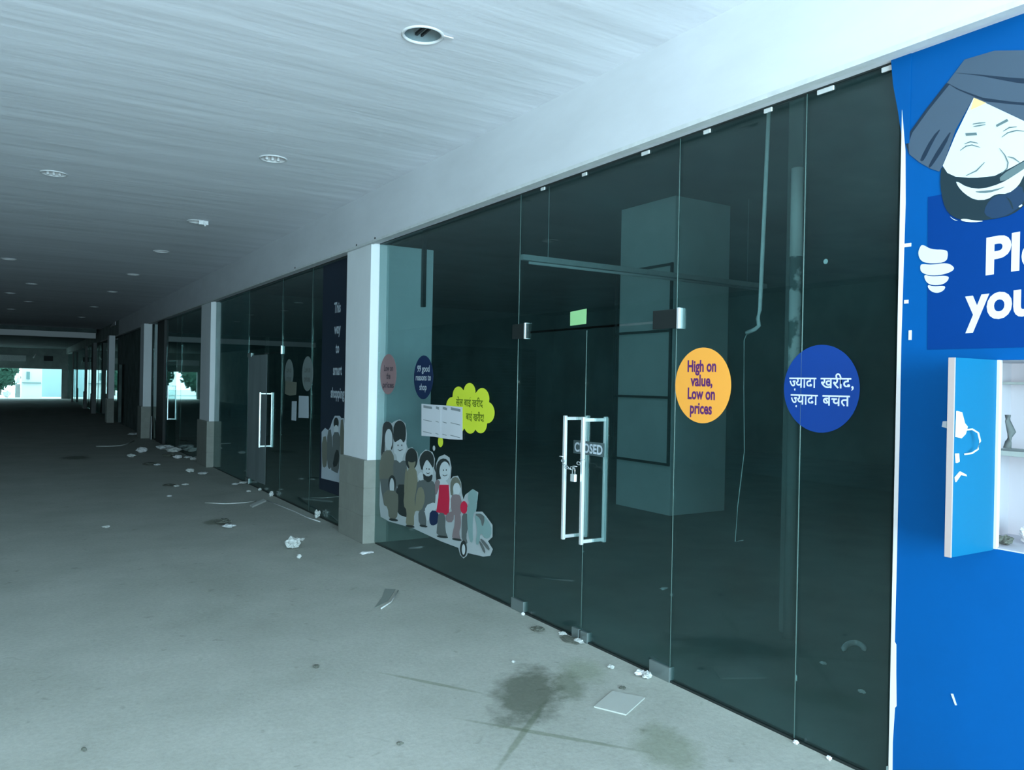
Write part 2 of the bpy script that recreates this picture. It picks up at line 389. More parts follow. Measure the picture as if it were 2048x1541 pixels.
# chain looped between the two handle bars, with a padlock
ch = empty('door_chain', (W-.10, 4.22, 1.18), 'short chain with a small padlock looped around the double door handles', 'chain')
for i in range(9):
    t_ = i/8; c = Vector((W-.100-.02*math.sin(t_*math.pi), 4.335-.23*t_, 1.215-.07*math.sin(t_*math.pi)))
    u_ = Vector((0, 1, 0)); v_ = Vector((0, 0, 1)) if i % 2 else Vector((1, 0, 0))
    MB().tube([c+u_*.019*math.cos(a)+v_*.010*math.sin(a) for a in [2*math.pi*k/12 for k in range(13)]], .0032, 6).build('chain_link', 'chrome', ch, True)
pk = MB().box(W-.128, W-.106, 4.150, 4.195, 1.065, 1.115, .004).build('padlock', 'steel', ch)
MB().tube([(W-.117, 4.158, 1.112), (W-.117, 4.16, 1.150), (W-.117, 4.172, 1.160), (W-.117, 4.185, 1.150), (W-.117, 4.187, 1.112)], .0035, 6).build('shackle', 'chrome', pk, True)

# ------------------------------------------------------------------ text
def text_mesh(body, cut=None, bold=0):
    c = bpy.data.curves.new('t', 'FONT'); c.body = body; c.resolution_u = 4; c.offset = bold
    o = bpy.data.objects.new('t', c); COL.objects.link(o); bpy.context.view_layer.update()
    me = bpy.data.meshes.new_from_object(o.evaluated_get(bpy.context.evaluated_depsgraph_get()))
    bpy.data.objects.remove(o); bm = bmesh.new(); bm.from_mesh(me); bpy.data.meshes.remove(me)
    if cut is not None:
        bmesh.ops.bisect_plane(bm, geom=bm.verts[:]+bm.edges[:]+bm.faces[:], plane_co=(cut, 0, 0), plane_no=(1, 0, 0), clear_outer=True)
    return bm
def layer_islands(bm, x):
    # overlapping strokes get a hair of depth each so they never share a plane
    seen = set(); k = 0
    for v in bm.verts:
        if v in seen: continue
        st = [v]; seen.add(v)
        while st:
            q = st.pop(); q.co.x = x-k*.00006
            for e in q.link_edges:
                o = e.other_vert(q)
                if o not in seen: seen.add(o); st.append(o)
        k = (k+1) % 12
def text(body, name, m, parent, x, yc, z, width=None, height=None, align='c', bold=.02, unit=None, seq=None, depth=.0008, shear=0):
    """write body on a plane facing the corridor. yc = centre (or left end) along the wall, z = baseline"""
    bm = bmesh.new(); 
    parts = seq or [(body, None, None)]
    cur = 0
    for s_, cut, adv in parts:
        t = text_mesh(s_, cut, bold); t.verts.ensure_lookup_table()
        if not t.verts: continue
        mx = max(v.co.x for v in t.verts)
        me = bpy.data.meshes.new('x'); t.transform(Matrix.Translation((cur, 0, 0))); t.to_mesh(me); t.free(); bm.from_mesh(me); bpy.data.meshes.remove(me)
        cur += adv if adv is not None else mx
    bm.verts.ensure_lookup_table()
    x0 = min(v.co.x for v in bm.verts); x1 = max(v.co.x for v in bm.verts)
    sy = height                                    # metres per font unit
    sx = width/(x1-x0) if width else sy
    for v in bm.verts:
        u = (v.co.x-x0)*sx; t_ = v.co.y*sy
        yy = (yc + width/2 if (align == 'c' and width) else (yc + (x1-x0)*sx/2 if align == 'c' else yc)) - u
        v.co = Vector((x, yy, z+t_+shear*u))
    layer_islands(bm, x)
    me = bpy.data.meshes.new(name); bm.to_mesh(me); bm.free(); me.materials.append(M[m])
    o = bpy.data.objects.new(name, me); COL.objects.link(o)
    if parent: o.parent = parent; o.matrix_parent_inverse = parent.matrix_world.inverted()
    return o
text('CLOSED', 'lettering', 'greyink', sgn, W-.0035, 4.17, 1.25, width=.30, height=.085, bold=.03)

def disc(name, m, x, yc, zc, r, parent=None, th=.0012, sq=1.0, n=56):
    pts = [(x, yc+r*sq*math.cos(2*math.pi*k/n), zc+r*math.sin(2*math.pi*k/n)) for k in range(n)]
    return MB().prism(pts, (-th, 0, 0)).build(name, m, parent)
SX = W-.0005
# orange sticker
s = empty('round_sticker', (SX, 3.16, 1.50), 'orange round sticker reading High on value, Low on prices', 'sticker')
disc('sticker_disc', 'orange', SX, 3.160, 1.708, .209, s)
for t_, z, wd in (('High on', 1.785, .215), ('value,', 1.705, .165), ('Low on', 1.632, .205), ('prices', 1.552, .165)):
    text(t_, 'lettering', 'purple', s, SX-.002, 3.165, z, width=wd, height=.088, bold=.032)
# blue Hindi sticker
s = empty('round_sticker', (SX, 2.40, 1.49), 'big blue round sticker with white Hindi writing', 'sticker')
disc('sticker_disc', 'sblue', SX, 2.402, 1.702, .207, s)
JY = [('ज', .52, .50), ('़', None, 0), ('या', None, .87), ('दा', None, .80)]
NUK = [('ज़', .50, .50), ('यादा', None, 1.66)]
text('', 'lettering', 'swhite', s, SX-.002, 2.500, 1.706, width=.155, height=.075, bold=.014, seq=NUK)
text('खरीद,', 'lettering', 'swhite', s, SX-.002, 2.312, 1.706, width=.175, height=.075, bold=.014)
text('', 'lettering', 'swhite', s, SX-.002, 2.490, 1.625, width=.155, height=.075, bold=.014, seq=NUK)
text('बचत', 'lettering', 'swhite', s, SX-.002, 2.315, 1.625, width=.145, height=.075, bold=.014)
# small navy sticker and faded pink one
s = empty('round_sticker', (SX, 6.68, 1.53), 'dark navy round sticker with white lettering above taped paper sheets', 'sticker')
disc('sticker_disc', 'navy', SX, 6.685, 1.738, .203, s)
for t_, z, wd in (('99 good', 1.79, .26), ('reasons to', 1.71, .32), ('shop', 1.62, .15)):
    text(t_, 'lettering', 'greyink', s, SX-.002, 6.685, z, width=wd, height=.085, bold=.02)
s = empty('round_sticker', (SX, 7.50, 1.55), 'faded pink round sticker beside the nearest pillar', 'sticker')
disc('sticker_disc', 'pink', SX, 7.505, 1.766, .205, s)
for t_, z, wd in (('Low on', 1.80, .23), ('the', 1.72, .10), ('prices', 1.63, .28)):
    text(t_, 'lettering', 'brownink', s, SX-.002, 7.495, z, width=wd, height=.085, bold=.03)
# green note on the transom
tag(MB().prism([(SX, 4.40, 2.100), (SX, 4.222, 2.104), (SX, 4.220, 2.205), (SX, 4.402, 2.195)], (-.0012, 0, 0)).build('paper_note', 'mint'),
    'small pale green note stuck above the double glass doors', 'note')
# lime cloud
def wall_pts(pxs, x): return [on(a, b, 0, x) for a, b in pxs]
s = empty('cloud_sticker', (SX, 5.8, 1.3), 'lime yellow cloud shaped sticker with dark Hindi writing', 'sticker')
cl = []
lobes = [(.0, .20, .105), (-.20, .15, .11), (-.32, .02, .11), (-.30, -.11, .10), (-.17, -.18, .10), (.02, -.17, .11), (.2, -.15, .11), (.31, -.02, .12), (.22, .13, .12)]
cyy, czz = 5.80, 1.475
N = 180
for k in range(N):
    a = 2*math.pi*k/N; d = Vector((math.cos(a), math.sin(a))); best = 0
    for (ly, lz, lr) in lobes:
        c_ = Vector((-ly, lz)); b_ = d.dot(c_); q = b_*b_-(c_.length_squared-lr*lr)
        if q >= 0: best = max(best, b_+math.sqrt(q))
    best = max(best, .22)
    cl.append((SX, cyy+best*d.x*.96, czz+best*d.y*.72))
MB().prism(cl, (-.001, 0, 0)).build('cloud_sheet', 'lime', s)
text('सेल बाई खरीद', 'lettering', 'olive', s, SX-.0018, 5.80, 1.50, width=.46, height=.085, bold=.02)
text('बाई खरीद!', 'lettering', 'olive', s, SX-.0018, 5.70, 1.385, width=.30, height=.085, bold=.02)
disc('speech_dot', 'lime', SX, on(881, 884, 0, SX).y, on(881, 884, 0, SX).z, .048, s)
disc('speech_dot', 'decalbase', SX, on(868, 897, 0, SX).y, on(868, 897, 0, SX).z, .024, s)
# taped sheets
sh = empty('notice_sheets', (SX, 6.3, 1.2), 'white printed sheets taped in a row over the yellow cloud sticker', 'paper')
edges = [(843, 808, 872), (868, 810, 874), (882, 811, 876.5), (898, 812, 879), (925, 815, 880)]
for i, (a, b) in enumerate(zip(edges, edges[1:])):
    off = .004+.003*(i % 2)
    q = [on(a[0], a[1], 0, SX-off), on(b[0], b[1], 0, SX-off-.002), on(b[0], b[2], 0, SX-off-.002), on(a[0], a[2], 0, SX-off)]
    sht = MB().prism(q, (-.0012, 0, 0)).build('sheet', 'paper', sh)
    p0, p1 = on(a[0]+4, a[1]+3, 0, SX-off-.003), on(b[0]-4, b[1]+4, 0, SX-off-.003)
    for z_, h_ in ((0, .022), (-.131, .006), (-.239, .006)):
        k_ = Vector((0, 0, z_)); g_ = Vector((0, 0, z_-h_))
        MB().prism([p0+k_, p1+k_, p1+g_, p0+g_], (-.0008, 0, 0)).build('printed_line', 'print', sht)

# ------------------------------------------------------------------ family decal (flat die-cut print on the glass)
fam = empty('family_sticker', (SX, 6.6, .35), 'long cut-out sticker of a cartoon family queueing, one in a red dress', 'sticker')
def Z4(X, Y): return (750+X/5.312, 830+Y/5.312)
lay = [0]
def dec(parent, name, m, pts, conv=Z4, x=SX, th=.0006, smooth=0):
    if smooth:
        for _ in range(smooth):
            q = []
            for i in range(len(pts)):
                a, b = pts[i], pts[(i+1) % len(pts)]
                q += [(a[0]*.75+b[0]*.25, a[1]*.75+b[1]*.25), (a[0]*.25+b[0]*.75, a[1]*.25+b[1]*.75)]
            pts = q
    if parent.name.startswith('family') and 'backing' not in name:
        mx = sum(p[0] for p in pts)/len(pts); my = sum(p[1] for p in pts)/len(pts); pts = [(mx+(p[0]-mx)*1.13, my+(p[1]-my)*1.07) for p in pts]
    lay[0] += 1; xx = x - .0011 - lay[0]*.00012
    P = [on(*conv(*p), 0, xx) for p in pts]
    return MB().prism(P, (-th, 0, 0)).build(name, m, parent)
def ell(cx, cy, rx, ry, n=26, rot=0):
    c, s_ = math.cos(rot), math.sin(rot)
    return [(cx+rx*math.cos(t)*c-ry*math.sin(t)*s_, cy+rx*math.cos(t)*s_+ry*math.sin(t)*c) for t in [2*math.pi*k/n for k in range(n)]]
base = [(60,450),(68,260),(78,110),(130,68),(180,90),(215,66),(262,48),(322,90),(338,200),(332,310),(350,360),(395,345),(450,400),(465,480),(480,420),(540,368),(610,396),(637,470),(628,570),(645,620),(648,520),(680,448),(740,422),(792,455),(812,560),(802,690),(830,655),(880,648),(915,720),(922,830),(940,900),(960,850),(1040,790),(1097,825),(1088,900),(1072,1030),(1140,1030),(1182,1080),(1248,1170),(1248,1300),(1200,1345),(1252,1430),(1225,1500),(1150,1508),(985,1470),(975,1500),(940,1528),(905,1490),(885,1415),(700,1345),(400,1205),(150,1135),(60,1085),(48,960)]
dec(fam, 'die_cut_backing', 'decalbase', base)
F = lambda n, m, p, s_=1: dec(fam, n, m, p, smooth=s_)
def arc_(p): return [(a, b-3) for a, b in p]+[(a, b+3) for a, b in p[::-1]]
def figure(parts):
    e = None
    for n, m, p, s_ in parts:
        F(n, m, p, s_)
# tall woman, left
figure([('printed_hair', 'dhair', [(68,440),(84,250),(88,110),(130,78),(176,110),(188,200),(186,330),(170,380),(160,300),(112,250),(104,440)], 1),
        ('printed_face', 'dskin', ell(146, 262, 36, 104), 0),
        ('printed_clothes', 'dolive', [(100,390),(185,390),(205,600),(215,700),(60,690),(55,640),(62,480)], 1),
        ('printed_clothes', 'dgrey', [(62,690),(215,690),(235,960),(100,950),(75,800)], 0),
        # tall man with big hair
        ('printed_face', 'dskin', [(215,260),(320,260),(325,380),(290,440),(285,500),(240,500),(235,430),(205,400)], 1),
        ('printed_hair', 'dhair', [(200,240),(205,110),(262,60),(318,110),(322,240),(300,300),(275,250),(240,275),(215,290)], 1),
        ('printed_clothes', 'dgrey', [(200,490),(240,490),(262,520),(290,490),(330,500),(330,760),(230,760),(205,700)], 1),
        ('printed_clothes', 'dhair', [(232,755),(330,755),(335,990),(360,1085),(270,1065),(235,1010)], 1),
        # child in front of them
        ('printed_hair', 'dhair', ell(182, 730, 36, 82), 0), ('printed_face', 'dskin', ell(180, 760, 22, 80), 0),
        ('printed_clothes', 'dolive', [(100,810),(235,820),(240,960),(225,1110),(150,1100),(140,980),(100,960)], 1),
        # woman in olive dress
        ('printed_hair', 'dhair', ell(388, 470, 58, 108), 0), ('printed_face', 'dskin2', ell(392, 505, 34, 62), 0),
        ('printed_clothes', 'dskin2', [(350,580),(430,575),(450,760),(455,1000),(410,1030),(412,1190),(330,1170),(345,1010),(310,960),(325,780)], 1),
        # man in turban
        ('printed_face', 'dskin', [(515,520),(545,470),(610,560),(605,650),(520,650)], 1),
        ('printed_hair', 'dhair', [(478,500),(495,430),(545,380),(600,410),(622,480),(612,570),(585,520),(552,470),(522,530),(505,600)], 1),
        ('printed_hair', 'dhair', [(510,620),(560,665),(608,630),(600,700),(560,735),(525,700)], 1),
        ('printed_clothes', 'dgrey', [(460,710),(530,700),(560,735),(600,700),(640,780),(640,930),(570,960),(530,1020),(460,1010),(430,930),(450,800)], 1),
        ('printed_clothes', 'dskin2', [(450,790),(505,770),(530,900),(490,1020),(430,1010)], 1),
        ('printed_clothes', 'dskin', [(535,970),(640,930),(640,1010),(570,1130),(545,1100)], 1),
        ('printed_clothes', 'dgrey', [(465,1020),(520,1020),(540,1100),(540,1190),(470,1165)], 1),
        ('printed_clothes', 'navy', [(590,1020),(670,1030),(665,1150),(610,1180),(580,1140)], 1),
        # woman in red dress
        ('printed_hair', 'dhair', [(655,560),(680,490),(735,465),(785,510),(780,580),(740,520),(705,580),(700,690),(672,720),(655,680)], 1),
        ('printed_face', 'dskin', ell(742, 600, 50, 96), 0),
        ('printed_clothes', 'dskin', [(650,700),(740,690),(800,800),(810,1010),(640,1020),(655,860)], 1),
        ('printed_dress', 'dred', [(688,755),(778,755),(785,900),(778,1060),(725,1050),(660,1025),(680,880)], 0),
        ('printed_clothes', 'dgrey', [(680,1045),(745,1060),(742,1230),(770,1300),(660,1280),(665,1180)], 1),
        ('printed_clothes', 'dmauve', [(755,1060),(835,1020),(830,1140),(760,1140)], 1),
        # boy
        ('printed_hair', 'dolive', [(810,690),(865,660),(905,720),(905,790),(870,750),(835,790),(830,860),(805,840)], 1),
        ('printed_face', 'dskin', ell(868, 790, 34, 62), 0),
        ('printed_clothes', 'dmauve', [(810,860),(880,850),(910,880),(920,1050),(850,1070),(815,1020)], 1),
        ('printed_clothes', 'dmauve', [(850,1050),(905,1050),(910,1180),(890,1250),(910,1330),(825,1310),(830,1250),(850,1170)], 1),
        ('printed_bag', 'dred', ell(945, 985, 34, 62), 0),
        ('printed_clothes', 'dgrey', [(930,1060),(985,1060),(990,1180),(965,1290),(985,1370),(925,1340),(925,1180)], 1),
        ('printed_wheel', 'dhair', ell(940, 1425, 32, 82), 0), ('printed_wheel', 'dskin', ell(941, 1432, 16, 52), 0),
        ('printed_shoes', 'dhair', [(150,1100),(235,1110),(240,1135),(160,1125)], 1), ('printed_shoes', 'dhair', [(330,1170),(412,1180),(415,1205),(335,1190)], 1),
        ('printed_shoes', 'dhair', [(478,1165),(550,1180),(552,1200),(482,1190)], 1), ('printed_shoes', 'dhair', [(662,1280),(768,1292),(768,1315),(668,1302)], 1),
        ('printed_shoes', 'dhair', [(825,1310),(915,1322),(912,1345),(828,1330)], 1),
        ('printed_mouth', 'dhair', arc_([(722,640),(742,650),(765,640)]), 0), ('printed_mouth', 'dhair', arc_([(548,618),(562,626),(580,618)]), 0),
        ('printed_eye', 'dhair', ell(728, 590, 4, 9, 10), 0), ('printed_eye', 'dhair', ell(757, 588, 4, 9, 10), 0),
        ('printed_eye', 'dhair', ell(548, 575, 4, 8, 10), 0), ('printed_eye', 'dhair', ell(575, 578, 4, 8, 10), 0),
        ('printed_eye', 'dhair', ell(245, 325, 4, 9, 10), 0), ('printed_eye', 'dhair', ell(285, 325, 4, 9, 10), 0), ('printed_mouth', 'dhair', arc_([(245,370),(265,382),(290,370)]), 0),
        ('printed_beads', 'dhair', ell(392, 470, 44, 34, 16), 0),
        ('printed_sleeve', 'dskin', [(455,640),(500,600),(515,690),(470,700)], 1),
        ('printed_sleeve', 'dmauve', [(640,700),(690,700),(680,770),(650,860),(640,800)], 1),
        ('printed_sleeve', 'dskin2', [(322,590),(345,580),(335,780),(318,860),(310,800)], 1),
        # last child and dog
        ('printed_face', 'dteal', ell(1040, 880, 46, 80), 0),
        ('printed_clothes', 'dteal', [(985,940),(1080,950),(1070,1030),(1040,1060),(1035,1200),(1040,1350),(1005,1330),(985,1150)], 1),
        ('printed_dog', 'dteal', [(1060,1060),(1140,1060),(1225,1180),(1225,1290),(1170,1320),(1120,1240),(1110,1370),(1075,1370),(1095,1220)], 1),
        ('printed_dog', 'dgrey', [(1060,1060),(1135,1055),(1165,1100),(1140,1200),(1120,1100)], 1),
        ('printed_dog', 'dgrey', [(1120,1330),(1140,1320),(1215,1410),(1205,1450)], 1),
        ('printed_dog', 'dgrey', [(1105,1350),(1125,1350),(1170,1440),(1160,1480)], 1),
        ])

# ------------------------------------------------------------------ second bay stickers
pn = empty('navy_film_panel', (SX, 9.1, 0), 'tall navy window film with words stacked one per line', 'film')
MB().prism([(SX, 9.57, .35), (SX, 8.52, .35), (SX, 8.52, ZT-.03), (SX, 9.57, ZT-.03)], (-.001, 0, 0)).build('film_sheet', 'navyfilm', pn)
for t_, py, wd in (('This', 625, .22), ('way', 667, .22), ('to', 706, .12), ('smart', 750, .30), ('shopping', 796, .46)):
    p = on(675, py, 0, SX); text(t_, 'lettering', 'greyink', pn, SX-.002, p.y, p.z, width=wd, height=.17, bold=.03)
fam2 = empty('family_sticker', (SX, 9.1, .55), 'cut-out sticker of cartoon people at the foot of the navy film panel', 'sticker')
def Z5(X, Y): return (540+X/3.082, 540+Y/3.082)
G = lambda n, m, p, s_=1: dec(fam2, n, m, p, conv=Z5, smooth=s_)
G('die_cut_backing', 'greyink', [(318,1000),(340,975),(360,990),(372,970),(385,930),(400,900),(430,900),(440,915),(455,915),(462,1010),(470,1060),(470,1120),(450,1318),(316,1285),(318,1200)], 0)
G('printed_clothes', 'dolive', [(322,1040),(350,1030),(352,1200),(330,1220),(322,1180)])
G('printed_clothes', 'dgrey', [(355,1000),(380,990),(385,1200),(360,1230),(352,1150)])
G('printed_hair', 'dhair', ell(408, 945, 14, 32), 0)
G('printed_face', 'dskin', ell(408, 985, 12, 26), 0)
G('printed_clothes', 'dgrey', [(388,1010),(430,1010),(428,1130),(420,1250),(400,1240),(375,1225),(388,1110)])
G('printed_hair', 'dhair', [(405,1110),(425,1120),(420,1200),(385,1220)])
G('printed_clothes', 'dolive', [(432,940),(455,930),(460,1240),(436,1240)])
for i, (px, zc, r, lab) in enumerate(((615, 1.79, .225, 'dull grey oval-looking sticker nearest the navy film panel'), (578, 1.79, .2, 'dull grey round sticker farther from the navy film panel'))):
    p = on(px, 748, 0, SX)
    s = empty('round_sticker', (SX, p.y, 1.6), lab, 'sticker')
    disc('sticker_disc', mat('grey_sticker', (.16, .20, .20), .7), SX, p.y, p.z, r, s)
    text('Low on', 'lettering', 'dgrey', s, SX-.002, p.y, p.z+.02, width=r*1.1, height=.11, bold=.03)
    text('prices', 'lettering', 'dgrey', s, SX-.002, p.y, p.z-.10, width=r*1.1, height=.11, bold=.03)
for name, a, lab in (('notice_sheet', [(598,792),(617,793),(617,837),(597,836)], 'white paper sheet on the second bay glass under the grey stickers'),
                     ('notice_sheet', [(584,803),(593,803),(592,842),(583,841)], 'narrow paper sheet beside the wider sheet on second bay glass'),
                     ('paper_patch', [(571,762),(593,765),(592,790),(580,792),(570,788)], 'dull paper scrap under the farther grey round sticker')):
    q = [on(x_, y_, 0, SX) for x_, y_ in a]
    tag(MB().prism(q, (-.002, 0, 0)).build(name, 'greyink' if 'sheet' in name else 'dolive'), lab, 'paper')

# ------------------------------------------------------------------ blue painted wall with hatch
BX = 3.20
hy0, hy1, hz0, hz1 = .98, 1.60, 1.10, 1.825
bw = MB()
bw.box(BX, 3.235, hy1, 2.0, 0, ZT).box(BX, 3.235, -6, hy0, 0, ZT).box(BX, 3.235, hy0, hy1, 0, hz0).box(BX, 3.235, hy0, hy1, hz1, ZT)
struct(bw.build('wall_blue', 'blue'))
# vinyl lapping over the glass at the top
vy = MB().prism([(BX-.002, 2.000, 2.75), (BX-.002, 1.97, 2.75), (BX-.002, 1.97, ZT), (BX-.002, 2.062, ZT), (BX-.002, 2.050, 3.02), (BX-.002, 2.025, 2.90)], (-.002, 0, 0)).build('vinyl_lap', 'blue')
tag(vy, 'loose corner of blue vinyl lapping over the glass under the ceiling beam', 'vinyl')
# white raw edge of the board
mb = MB(); pts = []
Rr = random.Random(3)
zz = [0, .2, .35, .36, .5, .62, .63, .9, 1.2, 1.5, 1.9, 2.2, 2.5, 2.72, 2.9]
ww = [.016, .014, .020, .026, .022, .020, .014, .015, .016, .017, .015, .018, .021, .016, .0]
L_ = [(BX-.003, 2.006, z) for z in zz]; Rg = [(BX-.003, 2.006-w_*1.15, z) for z, w_ in zip(zz, ww)]
mb.prism(L_+Rg[::-1][1:], (-.002, 0, 0))
struct(mb.build('trim_5', 'white'))
for a, b, c, d in ((1.985, 1.955, 2.31, 2.325), (1.98, 1.962, 2.07, 2.085), (1.957, 1.945, 1.915, 1.955)):
    tag(MB().box(BX-.003, BX, b, a, c, d).build('torn_vinyl_scrap', 'white'), {2.31: 'tiny white tear in the blue wall edge beside the glass, uppermost', 2.07: 'tiny white tear in the blue wall edge, at the cartoon fist height', 1.915: 'small white chip on the blue wall below the cartoon fist'}[c], 'tear')
p = on(1908, 1400, 0, BX)
tag(MB().prism([(BX, p.y+.012, p.z+.02), (BX, p.y+.004, p.z+.022), (BX, p.y-.012, p.z-.018), (BX, p.y-.006, p.z-.02)], (-.003, 0, 0)).build('paint_chip', 'swhite'), 'small white chip low on the blue wall under the hatch', 'chip')
# dark blue poster panel
po = empty('blue_poster_panel', (BX-.001, 1.5, 1.87), 'dark blue panel on the blue wall, starting with white Pl and you', 'poster')
MB().prism([(BX-.0008, 1.886, 2.505), (BX-.0008, .9, 2.505), (BX-.0008, .9, 1.87), (BX-.0008, 1.875, 1.872)], (-.001, 0, 0)).build('panel_sheet', 'blue2', po)
text('Please', 'lettering', 'swhite', po, BX-.0025, on(1972, 548, 0, BX).y, on(1972, 548, 0, BX).z, width=.455, height=.195, align='l', bold=.035, shear=.05)
text('your', 'lettering', 'swhite', po, BX-.0025, on(1930, 641, 0, BX).y, on(1935, 641, 0, BX).z, width=.335, height=.195, align='l', bold=.035, shear=.05)
# cartoon fist
def Z6(X, Y): return (1780+X/2.407, 80+Y/2.407)
fist = empty('fist_poster', (BX, 1.87, 2.1), 'flat white cartoon fist on the blue wall beside the dark blue panel', 'poster')
def pp(parent, name, m, pts, conv, s_=1): return dec(parent, name, m, pts, conv=conv, x=BX-.001, smooth=s_)
lay[0] = 0
for q in ([(158,985),(200,1010),(272,1010),(280,1030),(272,1070),(200,1078),(150,1068),(134,1030),(145,995)],
          [(150,1078),(200,1084),(275,1072),(312,1095),(300,1115),(250,1132),(190,1135),(150,1120),(145,1095)],
          [(162,1128),(195,1140),(285,1134),(280,1160),(250,1180),(200,1182),(172,1165)],
          [(180,1178),(210,1188),(268,1182),(262,1205),(232,1220),(205,1215),(186,1200)]):
    pp(fist, 'printed_finger', 'face', q, Z6, 2)
# bearded man poster
def Z7(X, Y): return (1780+X/3.351, Y/3.351)
man = empty('cartoon_man_poster', (BX, 1.6, 2.45), 'printed cartoon of a smiling bearded man in a grey turban', 'poster')
Q = lambda n, m, p, s_=1: pp(man, n, m, p, Z7, s_)
lay[0] = 6
OFF = 1400
Q('printed_turban', 'turban', [(560,655),(440,870),(355,1110),(330,1150),(270,1130),(200,1090),(130,1035),(108,975),(140,890),(250,730),(380,560),(500,400),(700,340),(OFF,330),(OFF,860),(900,810),(640,690)], 0)
Q('printed_fold', 'turbanline', [(118,1000),(108,970),(130,890),(250,722),(380,556),(400,566),(262,735),(150,890),(124,965),(128,1030)], 0)
Q('printed_fold', 'turbanline', [(210,1085),(200,1070),(280,920),(350,850),(290,950),(232,1070)], 1)
Q('printed_fold', 'turbanline', [(262,1128),(258,1110),(340,970),(420,860),(370,980),(285,1110)], 1)
Q('printed_fold', 'turbanline', [(430,488),(600,500),(800,520),(OFF,560),(OFF,610),(850,555),(600,508)], 0)
Q('printed_fold', 'turbanline', [(390,560),(470,600),(620,655),(800,680),(OFF,730),(OFF,750),(830,700),(640,680),(450,600)], 0)
Q('printed_beard', 'beard', [(350,1100),(335,1200),(345,1300),(370,1400),(420,1455),(500,1480),(620,1478),(720,1465),(820,1440),(900,1380),(1000,1250),(1050,1080),(900,1060),(700,1150),(450,1180)], 1)
Q('printed_face', 'face', [(562,655),(640,690),(900,812),(1100,900),(1080,1040),(900,1075),(820,1120),(700,1180),(560,1195),(440,1185),(385,1160),(354,1112),(440,905)], 0)
Q('printed_forehead', 'sand', [(562,655),(645,690),(600,712),(540,738)], 0)
Q('printed_mustache', 'beard', [(430,1185),(560,1195),(690,1183),(708,1200),(700,1235),(640,1252),(560,1250),(480,1225)], 1)
Q('printed_mustache', 'faceink', [(735,1180),(900,1080),(1000,1040),(960,1100),(860,1165),(740,1225)], 1)
Q('printed_mouth', 'face', [(440,1210),(520,1258),(620,1268),(740,1232),(830,1180),(960,1090),(900,1170),(860,1250),(790,1300),(710,1300),(650,1340),(570,1342),(500,1300),(455,1250)], 1)
Q('printed_line', 'faceink', [(560,1285),(620,1298),(700,1286),(790,1245),(700,1272),(620,1280)], 1)
Q('printed_beard_shade', 'beard2', [(630,1440),(640,1380),(700,1310),(790,1305),(880,1230),(905,1330),(880,1380),(800,1440),(700,1470)], 1)
Q('printed_line', 'beard', [(770,1315),(810,1340),(830,1400),(820,1405),(800,1350)], 1)
Q('printed_beard_rim', 'face', [(470,1472),(500,1466),(560,1478),(640,1482),(560,1492),(490,1485)], 1)
Q('printed_beard_rim', 'face', [(395,1447),(430,1472),(460,1480),(430,1478)], 1)
Q('printed_beard_rim', 'face', [(860,1385),(885,1368),(888,1380),(870,1392)], 1)
Q('printed_eyebrow', 'faceink', [(505,893),(580,889),(584,906),(510,911)], 0)
Q('printed_eyebrow', 'faceink', [(710,838),(785,797),(794,812),(716,852)], 0)
def arc(pts, wd=5):
    n = len(pts); out = []; back = []
    for i, p_ in enumerate(pts):
        a = pts[max(i-1, 0)]; b = pts[min(i+1, n-1)]; dx, dy = b[0]-a[0], b[1]-a[1]; l = math.hypot(dx, dy) or 1
        k = wd*(math.sin(math.pi*(i+.3)/(n-.4)))*.5+.6
        out.append((p_[0]-dy/l*k, p_[1]+dx/l*k)); back.append((p_[0]+dy/l*k, p_[1]-dx/l*k))
    return out+back[::-1]
for pts in ([(470,1010),(510,980),(550,972),(605,988)], [(750,920),(790,890),(850,874),(900,880)], [(500,965),(540,950),(590,960)], [(760,880),(800,855),(850,850)],
            [(735,995),(770,1040),(792,1090),(785,1130),(745,1165)], [(790,1050),(830,1060),(870,1090)], [(510,1178),(580,1145),(635,1088)], [(555,832),(600,825),(640,822)], [(560,848),(600,842),(640,835)]):
    Q('printed_line', 'faceink', arc(pts, 7), 0)
# hatch: recess box, shelves, door
hb = empty('wall_hatch', (BX, 1.3, hz0), 'open hatch box in the blue wall with a small blue door', 'hatch')
MB().box(3.60, 3.62, hy0-.02, hy1+.16, hz0-.02, hz1+.02).box(3.236, 3.62, hy1+.14, hy1+.16, hz0-.02, hz1+.02).box(3.236, 3.62, hy0-.02, hy0, hz0-.02, hz1+.02).box(3.236, 3.62, hy0-.02, hy1+.16, hz1, hz1+.02).box(3.236, 3.62, hy0-.02, hy1+.16, hz0-.02, hz0).build('recess_box', 'hatchwhite', hb)
MB().box(BX+.002, 3.234, hy1-.004, hy1+.001, hz0, hz1).box(BX+.002, 3.234, hy0, hy1, hz0-.001, hz0+.004).box(BX-.003, BX+.01, hy1-.012, hy1+.004, hz0, hz1).build('lining', 'hatchwhite', hb)
MB().box(3.40, 3.60, hy0, hy1+.14, 1.445, 1.465).build('shelf', 'wall', hb)
MB().box(3.50, 3.60, hy0, hy1+.14, 1.735, 1.745).build('shelf', 'wall', hb)
dr = MB().box(2.905, BX-.002, hy1-.002, hy1+.019, hz0-.005, hz1+.0).build('hatch_door', 'hatchblue', hb)
MB().box(2.900, 2.907, hy1-.003, hy1+.020, hz0-.005, hz1).build('raw_edge', 'tan', dr)
MB().tube([(2.98, hy1-.004, 1.56), (3.0, hy1-.018, 1.563), (3.018, hy1-.030, 1.55), (3.026, hy1-.034, 1.52), (3.018, hy1-.030, 1.49), (3.0, hy1-.018, 1.474), (2.975, hy1-.004, 1.47)], .0035, 6).build('handle_loop', 'swhite', dr, True)
